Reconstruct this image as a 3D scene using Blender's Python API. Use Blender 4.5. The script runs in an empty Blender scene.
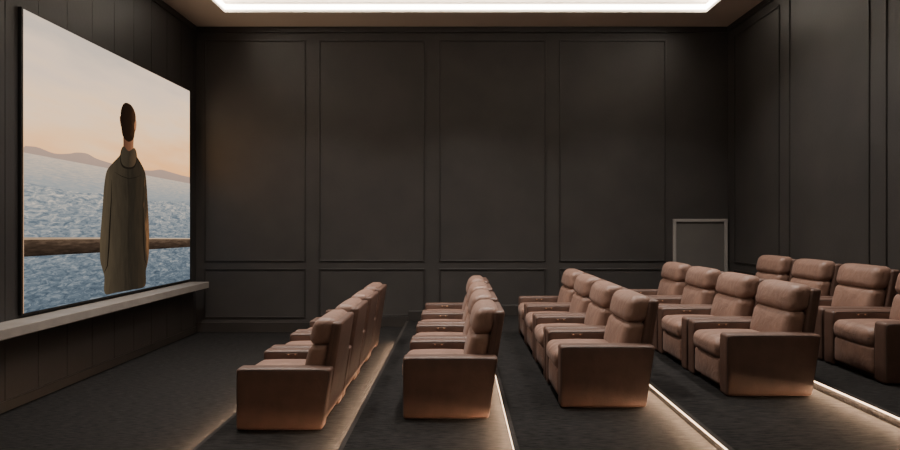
import bpy, bmesh, math, random
from mathutils import Vector
random.seed(3)
scn=bpy.context.scene
def s2l(c):
    return tuple(((v/255)/12.92 if v/255<=0.04045 else ((v/255+0.055)/1.055)**2.4) for v in c)
# ------------------------------------------------------------ materials
def new_mat(name):
    m=bpy.data.materials.new(name); m.use_nodes=True
    nt=m.node_tree; b=nt.nodes['Principled BSDF']
    return m,nt,b
def surf(name,c1,c2,scale=4,rough=.6,bump=.1,bscale=80,metal=0,stretch=(1,1,1),detail=6,spec=.5,sheen=0,crease=0):
    m,nt,b=new_mat(name)
    tc=nt.nodes.new('ShaderNodeTexCoord'); mp=nt.nodes.new('ShaderNodeMapping')
    mp.inputs['Scale'].default_value=stretch
    nt.links.new(tc.outputs['Object'],mp.inputs['Vector'])
    n=nt.nodes.new('ShaderNodeTexNoise'); n.inputs['Scale'].default_value=scale; n.inputs['Detail'].default_value=detail
    nt.links.new(mp.outputs['Vector'],n.inputs['Vector'])
    r=nt.nodes.new('ShaderNodeValToRGB'); r.color_ramp.elements[0].position=.3; r.color_ramp.elements[1].position=.7
    r.color_ramp.elements[0].color=s2l(c1)+(1,); r.color_ramp.elements[1].color=s2l(c2)+(1,)
    nt.links.new(n.outputs['Fac'],r.inputs['Fac']); nt.links.new(r.outputs['Color'],b.inputs['Base Color'])
    b.inputs['Roughness'].default_value=rough; b.inputs['Metallic'].default_value=metal
    b.inputs['Specular IOR Level'].default_value=spec
    if sheen>0:
        b.inputs['Sheen Weight'].default_value=sheen; b.inputs['Sheen Roughness'].default_value=.5
    if bump>0:
        n2=nt.nodes.new('ShaderNodeTexNoise'); n2.inputs['Scale'].default_value=bscale; n2.inputs['Detail'].default_value=3
        nt.links.new(mp.outputs['Vector'],n2.inputs['Vector'])
        bp=nt.nodes.new('ShaderNodeBump'); bp.inputs['Strength'].default_value=bump; bp.inputs['Distance'].default_value=.01
        nt.links.new(n2.outputs['Fac'],bp.inputs['Height']); nt.links.new(bp.outputs['Normal'],b.inputs['Normal'])
        if crease>0:
            n3=nt.nodes.new('ShaderNodeTexNoise'); n3.inputs['Scale'].default_value=7; n3.inputs['Detail'].default_value=3; n3.inputs['Distortion'].default_value=1.2
            nt.links.new(mp.outputs['Vector'],n3.inputs['Vector'])
            b2=nt.nodes.new('ShaderNodeBump'); b2.inputs['Strength'].default_value=crease; b2.inputs['Distance'].default_value=.04
            nt.links.new(n3.outputs['Fac'],b2.inputs['Height']); nt.links.new(b2.outputs['Normal'],bp.inputs['Normal'])
    return m
def emis(name,c,s):
    m,nt,b=new_mat(name)
    b.inputs['Base Color'].default_value=s2l(c)+(1,)
    b.inputs['Emission Color'].default_value=s2l(c)+(1,); b.inputs['Emission Strength'].default_value=s
    return m
def pic(name,stops,axis='Z',lo=0,hi=1,nscale=3,namt=.2,stretch=(1,1,1),strength=1,detail=5,slant=0,nrough=.5,dist=0):
    """display-panel picture content: emission ramp by position + noise"""
    m=bpy.data.materials.new(name); m.use_nodes=True; nt=m.node_tree
    nt.nodes.clear()
    out=nt.nodes.new('ShaderNodeOutputMaterial'); em=nt.nodes.new('ShaderNodeEmission'); em.inputs['Strength'].default_value=strength
    tc=nt.nodes.new('ShaderNodeTexCoord'); sx=nt.nodes.new('ShaderNodeSeparateXYZ')
    nt.links.new(tc.outputs['Object'],sx.inputs[0])
    sl=nt.nodes.new('ShaderNodeMath'); sl.operation='MULTIPLY_ADD'; sl.inputs[1].default_value=slant
    nt.links.new(sx.outputs['Y'],sl.inputs[0]); nt.links.new(sx.outputs[axis],sl.inputs[2])
    mr=nt.nodes.new('ShaderNodeMapRange'); mr.inputs['From Min'].default_value=lo; mr.inputs['From Max'].default_value=hi
    nt.links.new(sl.outputs[0],mr.inputs['Value'])
    mp=nt.nodes.new('ShaderNodeMapping'); mp.inputs['Scale'].default_value=stretch
    nt.links.new(tc.outputs['Object'],mp.inputs['Vector'])
    n=nt.nodes.new('ShaderNodeTexNoise'); n.inputs['Scale'].default_value=nscale; n.inputs['Detail'].default_value=detail; n.inputs['Roughness'].default_value=nrough
    n.inputs['Distortion'].default_value=dist
    nt.links.new(mp.outputs['Vector'],n.inputs['Vector'])
    a=nt.nodes.new('ShaderNodeMath'); a.operation='MULTIPLY_ADD'; a.inputs[1].default_value=namt
    nt.links.new(n.outputs['Fac'],a.inputs[0])
    sb=nt.nodes.new('ShaderNodeMath'); sb.operation='SUBTRACT'; sb.inputs[1].default_value=namt*.5
    nt.links.new(mr.outputs[0],sb.inputs[0]); nt.links.new(sb.outputs[0],a.inputs[2])
    r=nt.nodes.new('ShaderNodeValToRGB'); cr=r.color_ramp
    cr.elements[0].position=stops[0][0]; cr.elements[0].color=s2l(stops[0][1])+(1,)
    cr.elements[1].position=stops[-1][0]; cr.elements[1].color=s2l(stops[-1][1])+(1,)
    for p,c in stops[1:-1]:
        e=cr.elements.new(p); e.color=s2l(c)+(1,)
    nt.links.new(a.outputs[0],r.inputs['Fac']); nt.links.new(r.outputs['Color'],em.inputs['Color'])
    nt.links.new(em.outputs[0],out.inputs['Surface'])
    return m
M_wall=surf('dark_plaster',(50,48,47),(59,56,54),1.9,.5,.12,30,detail=10)
M_wallL=surf('dark_wall_planks',(45,43,42),(51,48,47),1.2,.5,.1,30)
M_trim=surf('dark_trim_paint',(40,38,36),(45,42,41),3,.45,.03,40)
M_ceil=surf('ceiling_paint',(218,208,196),(226,216,204),1,.8,.02,60)
M_carpet=surf('charcoal_carpet',(18,18,18),(46,44,43),38,.95,.55,120,stretch=(.3,2.0,1),spec=.05)
M_leather_lit=surf('brown_leather_lit',(110,84,72),(128,99,85),7,.5,.15,120,sheen=.05,spec=.38,crease=.3)  # lighter copy for the cushions, their lit look put into the colour
M_leather_shade=surf('brown_leather_shade',(76,56,47),(90,67,57),7,.52,.15,120,sheen=0,spec=.38,crease=.1)  # darker copy of the leather, shade on arms and shell painted in
M_seam=surf('leather_piping',(48,35,30),(56,41,35),9,.6,0)
M_black=surf('black_plastic',(14,13,12),(18,17,16),5,.5,0)
M_plate=surf('bronze_plate',(84,62,50),(92,68,56),5,.4,0)
M_copper=surf('copper_button',(190,146,112),(200,156,122),5,.4,0,metal=.5)
M_shelf=surf('shelf_stone',(122,115,109),(136,129,122),5,.5,.05,60)
M_nose=surf('nosing_carpet',(44,41,39),(60,56,53),45,.9,.4,120,spec=.1)
M_door=surf('door_paint',(86,83,81),(92,89,86),2,.55,.02,40)
M_doorf=surf('door_frame_paint',(136,132,128),(142,138,134),2,.5,0)
M_led=emis('warm_led',(255,212,172),330)
M_line=emis('step_edge_glow',(255,214,176),7)
M_ledc=emis('cove_led',(255,246,232),18)
M_lamp=emis('lamp_glow',(255,226,196),3)
# ------------------------------------------------------------ helpers
def link(o,parent=None):
    scn.collection.objects.link(o)
    if parent: o.parent=parent
    return o
def boxes(name,bl,mats,parent=None,bevel=0):
    bm=bmesh.new()
    for b in bl:
        r=bmesh.ops.create_cube(bm,size=1)
        for v in r['verts']:
            v.co=Vector((b[0]+(v.co.x+.5)*(b[1]-b[0]),b[2]+(v.co.y+.5)*(b[3]-b[2]),b[4]+(v.co.z+.5)*(b[5]-b[4])))
        s=b[6] if len(b)>6 else 0
        for f in {f for v in r['verts'] for f in v.link_faces}: f.material_index=s
    me=bpy.data.meshes.new(name); bm.to_mesh(me); bm.free()
    for m in (mats if isinstance(mats,list) else [mats]): me.materials.append(m)
    o=bpy.data.objects.new(name,me); link(o,parent)
    if bevel>0:
        md=o.modifiers.new('bevel','BEVEL'); md.width=bevel; md.segments=2
    return o
ZC=1.825; YB=10.45; XL=-4.42; XR=4.56; H=5.15; YF=-1.6
TX=[XL,-2.01,-.835,.42,1.77,3.12,XR]     # tier edges
TZ=[0,.095,.19,.285,.38,.475]
# ------------------------------------------------------------ shell
boxes('floor',[(XL-.1,XR+.1,YF-.1,YB+.1,-.12,0)],M_carpet)
boxes('wall_back',[(XL-.1,XR+.1,YB,YB+.1,0,H+.3)],M_wall)
boxes('wall_right',[(XR,XR+.1,YF,YB,0,H+.3)],M_wall)
boxes('wall_front',[(XL-.1,XR+.1,YF-.1,YF,0,H+.3)],M_wall)
pl=[(XL-.1,XL-.012,YF,YB,0,H+.3)]
edges=[7.0-.48*k for k in range(18,0,-1)]+[7.0+.48*k for k in range(0,8)]
edges=[YF]+[e for e in edges if YF<e<YB]+[YB]
for a,b in zip(edges[:-1],edges[1:]): pl.append((XL-.012,XL,a+.004,b-.004,0,H+.3))
boxes('wall_left',pl,M_wallL)
tx0,tx1,ty0,ty1=-3.66,3.90,-.9,9.72
boxes('ceiling',[(XL,tx0,YF,YB,H,H+.16),(tx1,XR,YF,YB,H,H+.16),(tx0,tx1,ty1,YB,H,H+.16),(tx0,tx1,YF,ty0,H,H+.16),(XL-.1,XR+.1,YF-.1,YB+.1,H+.16,H+.3)],M_ceil)
e=.02; za,zb=H+.045,H+.115
boxes('cove_light_strip',[(tx0,tx0+e,ty0,ty1,za,zb),(tx1-e,tx1,ty0,ty1,za,zb),(tx0+e,tx1-e,ty1-e,ty1,za,zb),(tx0+e,tx1-e,ty0,ty0+e,za,zb)],M_ledc)
# ------------------------------------------------------------ panel mouldings
MW,MD=.026,.016
def frame_back(x0,x1,z0,z1,w=MW,d=MD):
    y0,y1=YB-d,YB
    return [(x0,x0+w,y0,y1,z0,z1),(x1-w,x1,y0,y1,z0,z1),(x0+w,x1-w,y0,y1,z0,z0+w),(x0+w,x1-w,y0,y1,z1-w,z1)]
L=[]
cols=[(-4.28,-2.57,.24),(-2.35,-.557,.27),(-.32,1.486,.44),(1.706,3.51,.56)]
for a,b,zb_ in cols:
    L+=frame_back(a,b,1.19,4.93)+frame_back(a,b,zb_,1.075)
boxes('trim_1',L,M_trim,bevel=.005)
def frame_side(y0,y1,z0,z1,w=MW,d=MD):
    x0,x1=XR-d,XR
    return [(x0,x1,y0,y0+w,z0,z1),(x0,x1,y1-w,y1,z0,z1),(x0,x1,y0+w,y1-w,z0,z0+w),(x0,x1,y0+w,y1-w,z1-w,z1)]
L=[]
for a,b in [(8.77,10.2),(6.85,8.52),(4.93,6.6),(3.0,4.68),(1.1,2.75),(-.8,.85)]:
    L+=frame_side(a,b,1.19,4.93)+frame_side(a,b,.7,1.075)
boxes('trim_2',L,M_trim,bevel=.005)
boxes('trim_3',[(XL,XR,YB-.03,YB,H-.1,H),(XR-.03,XR,YF,YB-.03,H-.1,H),(XL,XL+.03,YF,YB-.03,H-.1,H)],M_trim,bevel=.006)
bb=[]
for k in range(6):
    x1=TX[k+1] if k<5 else 3.6
    bb.append((TX[k],x1,YB-.025,YB,TZ[k],TZ[k]+.17))
boxes('baseboard_back',bb,M_trim,bevel=.006)
boxes('baseboard_left',[(XL,XL+.02,YF,YB-.03,0,.1)],M_trim)
boxes('baseboard_right',[(XR-.02,XR,YF,YB-.12,TZ[5],TZ[5]+.17)],M_trim,bevel=.005)
# door
dx0,dx1,dz0,dz1=3.62,4.535,TZ[5]+.002,1.91; yb=YB-.002
boxes('door_1',[(dx0,dx0+.05,YB-.045,yb,dz0,dz1,0),(dx1-.05,dx1,YB-.045,yb,dz0,dz1,0),(dx0+.05,dx1-.05,YB-.045,yb,dz1-.05,dz1,0),
   (dx0+.05,dx1-.05,YB-.02,yb,dz0,dz1-.05,1),(dx0+.12,dx0+.14,YB-.06,YB-.02,1.05,1.10,2),(dx0+.1,dx0+.2,YB-.075,YB-.06,1.06,1.085,2)],[M_doorf,M_door,M_black],bevel=.004)
# ------------------------------------------------------------ stepped floor tiers
for k in range(1,6):
    F=boxes('floor_tier_%d'%k,[(TX[k],TX[k+1],YF,YB,0,TZ[k])],M_carpet)
    boxes('step_nosing',[(TX[k]-.036,TX[k]+.002,YF,YB-.03,TZ[k]-.009,TZ[k]),(TX[k]-.036,TX[k]-.031,YF,YB-.03,TZ[k]-.020,TZ[k]-.009)],M_nose,F)
    boxes('step_led_strip',[(TX[k]-.012,TX[k]-.001,3.0,9.0,TZ[k]-.025,TZ[k]-.011)],M_led,F)
    boxes('step_edge_line',[(TX[k]-.039,TX[k]-.0365,3.0,9.0,TZ[k]-.016,TZ[k]-.006)],M_line,F)
# ------------------------------------------------------------ screen shelf
boxes('wall_shelf',[(XL,-4.10,YF+.2,10.2,.775,.875)],M_shelf,bevel=.008)
# ------------------------------------------------------------ projection screen
sy0,sy1=6.23,10.09; sz0,sz1=ZC-.90,ZC+2.165
SC=boxes('projection_screen',[(XL+.001,-4.378,sy0-.02,sy1+.02,sz0-.02,sz1+.02)],M_black,bevel=.006)
def smooth(pts,n=6,closed=True):
    out=[];N=len(pts)
    for i in range(N):
        p0,p1,p2,p3=[Vector(pts[(i+j-1)%N]) for j in range(4)]
        for s in range(n):
            t=s/n
            out.append(.5*((2*p1)+(-p0+p2)*t+(2*p0-5*p1+4*p2-p3)*t*t+(-p0+3*p1-3*p2+p3)*t**3))
    return [tuple(o) for o in out]
def flat(name,pts,layer,mat):
    x=-4.374+layer*.0012
    pts=[(min(max(p[0],sy0),sy1),min(max(ZC+p[1],sz0),sz1)) for p in pts]
    bm=bmesh.new(); vs=[bm.verts.new((x,p[0],p[1])) for p in pts]
    f=bm.faces.new(vs); bm.normal_update()
    if f.normal.x<0: f.normal_flip()
    bmesh.ops.triangulate(bm,faces=bm.faces[:])
    me=bpy.data.meshes.new(name); bm.to_mesh(me); bm.free(); me.materials.append(mat)
    return link(bpy.data.objects.new(name,me),SC)
ES=1.3
M_sky=pic('picture_sky',[(0,(250,180,116)),(.25,(252,198,142)),(.5,(244,206,166)),(.75,(226,198,172)),(1,(198,180,164))],'Z',ZC+.6-.98,ZC+2.3-.98,1.6,.75,(1,.45,2.8),ES*1.25,8,-.12)
M_hill=pic('picture_hill',[(0,(176,152,140)),(1,(206,170,146))],'Z',ZC+.6,ZC+.95,6,.4,(1,1,1),ES*.85)
M_sea=pic('picture_sea',[(0,(64,76,88)),(.3,(96,108,118)),(.5,(128,136,142)),(.66,(160,162,160)),(.82,(204,192,178)),(1,(240,222,198))],'Z',ZC-1.6,ZC+1.5,8,2.0,(1,.7,3.4),ES*.92,12,0,.72,.9)
M_seaf=pic('picture_sea_far',[(0,(122,134,142)),(.5,(160,162,160)),(1,(222,196,170))],'Z',ZC+.05,ZC+.78,14,1.1,(1,.45,6),ES*.95,10,0,.7,.5)
M_rail=pic('picture_rail',[(0,(34,27,22)),(.5,(78,62,50)),(1,(140,114,92))],'Z',ZC-.18,ZC+.08,10,1.1,(1,.5,4),ES*.62,10,.026,.65)
M_railh=pic('picture_rail_edge',[(0,(176,148,120)),(1,(214,184,152))],'Y',6,10,10,.9,(1,.5,4),ES*.8,10)
M_coat=pic('picture_coat',[(0,(100,86,66)),(.25,(76,66,52)),(.6,(48,42,34)),(.88,(66,55,42)),(1,(156,110,72))],'Y',7.5,8.8,4.2,.5,(1,3.0,.6),ES*.64,10,0,.68)
M_coatd=pic('picture_coat_dark',[(0,(32,27,22)),(1,(42,36,29))],'Y',7.5,8.8,6,.6,(1,1,1),ES*.6)
M_collar=pic('picture_collar',[(0,(80,70,55)),(.5,(60,52,41)),(1,(104,82,60))],'Y',7.95,8.45,6,.4,(1,1,1),ES*.65)
M_hair=pic('picture_hair',[(0,(36,26,20)),(.6,(50,35,25)),(.85,(84,58,40)),(1,(160,110,70))],'Y',8.0,8.42,16,.4,(1,3,1),ES*.5,8)
M_skin=pic('picture_skin',[(0,(92,60,44)),(.6,(132,88,64)),(1,(204,138,96))],'Y',8.05,8.38,5,.2,(1,1,1),ES*.66)
flat('picture_sky',[(sy0,-1),(sy1,-1),(sy1,2.2),(sy0,2.2)],0,M_sky)
hp=[(6.23,.74),(6.4,.80),(6.7,.765),(6.95,.79),(7.1,.82),(7.3,.83),(7.5,.79),(7.9,.76),(8.3,.74),(8.8,.76),(9.1,.80),(9.4,.79),(9.8,.77),(10.09,.76)]
flat('picture_hill',[(sy0,.5)]+smooth(hp,4)[:-4]+[(sy1,.76),(sy1,.5)],1,M_hill)
flat('picture_sea_far',[(sy0,-1),(sy0,.72),(sy1,.66),(sy1,-1)],2,M_seaf)
flat('picture_sea',[(sy0,-1),(sy0,.42),(7.2,.36),(8.0,.40),(9.0,.33),(sy1,.36),(sy1,-1)],3,M_sea)
flat('picture_rail',[(sy0,-.14),(7.6,-.17),(8.7,-.20),(sy1,-.235),(sy1,-.375),(8.7,-.36),(7.6,-.35),(sy0,-.33)],4,M_rail)
flat('picture_rail_edge',[(sy0,-.135),(7.6,-.165),(8.7,-.195),(sy1,-.23),(sy1,-.245),(8.7,-.212),(7.6,-.184),(sy0,-.158)],5,M_railh)
flat('picture_skin',smooth([(8.05,1.35),(8.075,1.15),(8.075,1.0),(8.03,.86),(8.38,.88),(8.335,1.02),(8.34,1.15),(8.37,1.35)]),5,M_skin)
flat('picture_ear',smooth([(8.365,1.38),(8.40,1.40),(8.405,1.33),(8.38,1.26),(8.35,1.30)]),7,M_skin)
flat('picture_ear_far',smooth([(8.03,1.38),(7.995,1.39),(8.0,1.32),(8.03,1.26)]),5,M_skin)
flat('picture_hair',smooth([(8.19,1.60),(8.09,1.575),(8.02,1.48),(8.01,1.36),(8.03,1.24),(8.07,1.14),(8.2,1.09),(8.33,1.145),(8.365,1.25),(8.39,1.37),(8.38,1.49),(8.30,1.575)]),6,M_hair)
coat=[(8.05,.97),(7.98,.88),(7.80,.755),(7.685,.65),(7.63,.45),(7.60,.20),(7.565,-.05),(7.545,-.25),(7.55,-.44),(7.60,-.56),(7.64,-.66),(7.65,-.86),(7.9,-.875),(8.3,-.88),(8.63,-.865),(8.655,-.66),(8.70,-.56),(8.74,-.42),(8.75,-.2),(8.735,.05),(8.71,.28),(8.685,.5),(8.64,.71),(8.53,.83),(8.41,.92),(8.36,.99),(8.2,.95)]
flat('picture_coat',smooth(coat,4),8,M_coat)
flat('picture_collar_shadow',smooth([(7.99,.88),(8.06,1.01),(8.2,.955),(8.36,1.02),(8.415,.90),(8.35,.765),(8.18,.725),(8.03,.755)],5),9,M_coatd)
flat('picture_collar',smooth([(8.005,.89),(8.07,1.015),(8.2,.965),(8.35,1.025),(8.40,.91),(8.34,.79),(8.18,.75),(8.04,.78)],5),10,M_collar)
def seam(name,pts,w):
    l=[];r=[];N=len(pts)
    for i,p in enumerate(pts):
        q=pts[min(i+1,N-1)]; o=pts[max(i-1,0)]
        d=Vector((q[0]-o[0],q[1]-o[1])).normalized(); n=Vector((-d.y,d.x))*w*.5*(math.sin(math.pi*i/(N-1))+.15)
        l.append((p[0]+n.x,p[1]+n.y)); r.append((p[0]-n.x,p[1]-n.y))
    flat(name,l+r[::-1],11,M_coatd)
seam('picture_seam_centre',[(8.19,.74),(8.20,.3),(8.20,-.2),(8.19,-.86)],.010)
seam('picture_sleeve_left',[(7.79,.56),(7.785,.3),(7.755,0),(7.73,-.3),(7.70,-.52),(7.63,-.6)],.028)
seam('picture_sleeve_right',[(8.58,.6),(8.57,.3),(8.575,0),(8.59,-.3),(8.62,-.5),(8.68,-.58)],.028)
seam('picture_shoulder_seam',[(7.86,.66),(8.02,.62),(8.2,.60),(8.38,.63),(8.54,.68)],.010)
# ------------------------------------------------------------ recliner chair
bm=bmesh.new()
def axis(h,r,n):
    r=min(r,h*.98)
    a=[-h+r*(1-math.tan(math.radians(45)*(1-k/3))) for k in range(3)]
    b=[-(h-r)+2*(h-r)*k/n for k in range(n+1)]
    return a+b+[-v for v in a[::-1]],r
def rbox(x0,x1,y0,y1,z0,z1,r,slot,deform=None,crown=(0,0,0),n=6):
    h=((x1-x0)/2,(y1-y0)/2,(z1-z0)/2); c=((x0+x1)/2,(y0+y1)/2,(z0+z1)/2)
    r=min(r,min(h)*.98)
    ax=[axis(h[i],r,n)[0] for i in range(3)]
    cache={}
    def V(i,j,k):
        key=(i,j,k)
        if key in cache: return cache[key]
        p=[ax[0][i],ax[1][j],ax[2][k]]
        inner=[max(-(h[q]-r),min(h[q]-r,p[q])) for q in range(3)]
        d=Vector([p[q]-inner[q] for q in range(3)])
        d=d.normalized()*r if d.length>0 else d
        o=[inner[q]+d[q] for q in range(3)]
        u=[o[q]/h[q] for q in range(3)]
        w=[(1-u[1]**2)*(1-u[2]**2),(1-u[0]**2)*(1-u[2]**2),(1-u[0]**2)*(1-u[1]**2)]
        o=[o[q]+crown[q]*max(w[q],0)**.7*u[q] for q in range(3)]
        o=Vector([o[q]+c[q] for q in range(3)])
        if deform: o=Vector(deform(o))
        cache[key]=bm.verts.new(o); return cache[key]
    m=[len(a)-1 for a in ax]
    def quad(a,b,c_,d):
        f=bm.faces.new((a,b,c_,d)); f.smooth=True; f.material_index=slot
    for i in range(m[0]):
        for j in range(m[1]):
            quad(V(i,j,0),V(i,j+1,0),V(i+1,j+1,0),V(i+1,j,0)); quad(V(i,j,m[2]),V(i+1,j,m[2]),V(i+1,j+1,m[2]),V(i,j+1,m[2]))
        for k in range(m[2]):
            quad(V(i,0,k),V(i+1,0,k),V(i+1,0,k+1),V(i,0,k+1)); quad(V(i,m[1],k),V(i,m[1],k+1),V(i+1,m[1],k+1),V(i+1,m[1],k))
    for j in range(m[1]):
        for k in range(m[2]):
            quad(V(0,j,k),V(0,j,k+1),V(0,j+1,k+1),V(0,j+1,k)); quad(V(m[0],j,k),V(m[0],j+1,k),V(m[0],j+1,k+1),V(m[0],j,k+1))
def tube(pts,r,slot,seg=6):
    rings=[]
    N=len(pts)
    for i,p in enumerate(pts):
        p=Vector(p); d=(Vector(pts[min(i+1,N-1)])-Vector(pts[max(i-1,0)])).normalized()
        a=d.cross(Vector((0,1,0))); a=a.normalized() if a.length>.01 else Vector((1,0,0)); b=d.cross(a)
        rings.append([bm.verts.new(p+a*r*math.cos(2*math.pi*s/seg)+b*r*math.sin(2*math.pi*s/seg)) for s in range(seg)])
    for a,b in zip(rings[:-1],rings[1:]):
        for s in range(seg):
            f=bm.faces.new((a[s],a[(s+1)%seg],b[(s+1)%seg],b[s])); f.material_index=slot; f.smooth=True
W=.88
armd=lambda p:(p.x*(.72+.08*p.z/.53)/.80,p.y,p.z)
rbox(.07,.64,.04,W-.04,0,.05,.008,3,n=1)
for y0 in (0,W-.15):
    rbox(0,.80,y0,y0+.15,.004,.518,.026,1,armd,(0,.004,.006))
    for yy in (y0+.003,y0+.147):
        path=[(.011,.05),(.009,.2),(.009,.45),(.014,.488),(.028,.503),(.06,.507),(.4,.508),(.70,.507),(.762,.502),(.781,.487),(.788,.45),(.788,.2),(.788,.05)]
        tube([armd(Vector((px,yy,pz))) for px,pz in path],.003,2)
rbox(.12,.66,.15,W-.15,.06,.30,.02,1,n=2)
rbox(.005,.14,.157,W-.157,.05,.285,.03,0,crown=(.014,0,.0))
rbox(-.015,.60,.155,W-.155,.275,.445,.062,0,crown=(.018,0,.024))
tube([(-.031+.016*abs(k-4)/4*abs(k-4)/4,.17+k*(W-.34)/8,.36) for k in range(9)],.003,2)
lean=lambda s,z0:(lambda p:(p.x+(p.z-z0)*s,p.y,p.z))
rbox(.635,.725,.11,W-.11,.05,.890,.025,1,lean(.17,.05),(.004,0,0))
rbox(.53,.70,.125,W-.125,.40,.70,.06,0,lean(.24,.45),(.026,0,.002))
rbox(.52,.705,.12,W-.12,.686,.918,.065,0,lean(.24,.45),(.028,0,.004))
for yy in (.112,W-.112):
    tube([(.635+.045+(z-.05)*.17,yy,z) for z in (.5,.6,.7,.8,.86)],.0028,2)
for yy in (W-.155,.146):
    rbox(.22,.33,yy,yy+.009,.475,.498,.004,3,n=1)
    rbox(.235,.25,yy-.003,yy+.012,.481,.492,.003,4,n=1); rbox(.30,.315,yy-.003,yy+.012,.481,.492,.003,4,n=1)
bmesh.ops.recalc_face_normals(bm,faces=bm.faces[:])
cm=bpy.data.meshes.new('recliner_chair'); bm.to_mesh(cm); bm.free()
for m in (M_leather_lit,M_leather_shade,M_seam,M_plate,M_copper): cm.materials.append(m)
rowx=[-1.857,-.462,.857,2.244,3.571]
for k,x in enumerate(rowx):
    for j in range(4):
        o=bpy.data.objects.new('recliner_chair',cm); link(o)
        o.location=(x,5.17+.915*j,TZ[k+1]+.001)
# ------------------------------------------------------------ overhead downlights and added fill globes, out of view
def downlight(x,y,p,spread=110,size=.4):
    z=H+.16
    o=boxes('recessed_downlight',[(x-.16,x+.16,y-.16,y+.16,z-.02,z)],[M_lamp],bevel=.005)
    l=bpy.data.lights.new('downlight_lamp','AREA'); l.shape='DISK'; l.size=size; l.energy=p; l.color=(1,.93,.86); l.spread=math.radians(spread)
    lo=bpy.data.objects.new('downlight_lamp',l); link(lo,o); lo.location=(x,y,z-.03)
for x in (-2.6,0.2,3.0):
    for y in (1.6,5.9,7.9):
        downlight(x,y,{1.6:3,5.9:60,7.9:70}[y]*(1 if x<2 else .85),108)
def fill_globe(x,y,p):  # added glowing globe, unseen, brightens the ceiling border and walls
    bmx=bmesh.new(); bmesh.ops.create_uvsphere(bmx,u_segments=24,v_segments=14,radius=.12)
    for v in bmx.verts: v.co+=Vector((x,y,4.3))
    r=bmesh.ops.create_cone(bmx,segments=8,radius1=.006,radius2=.006,depth=.9,cap_ends=True)
    for v in r['verts']: v.co+=Vector((x,y,4.86))
    me=bpy.data.meshes.new('added_fill_globe'); bmx.to_mesh(me); bmx.free(); me.materials.append(emis('fill_globe_glow',(255,232,208),p))
    link(bpy.data.objects.new('added_fill_globe',me))
for x in (-2.2,2.4):
    fill_globe(x,3.2,24)
w=bpy.data.worlds.new('World'); scn.world=w; w.use_nodes=True
w.node_tree.nodes['Background'].inputs[0].default_value=(.02,.018,.016,1)
# ------------------------------------------------------------ camera
c=bpy.data.cameras.new('camera'); c.sensor_width=36; c.lens=24.76; c.shift_x=-8/900; c.shift_y=-1/900
co=bpy.data.objects.new('camera',c); link(co); co.location=(0,0,ZC); co.rotation_euler=(math.radians(90),0,0)
scn.camera=co
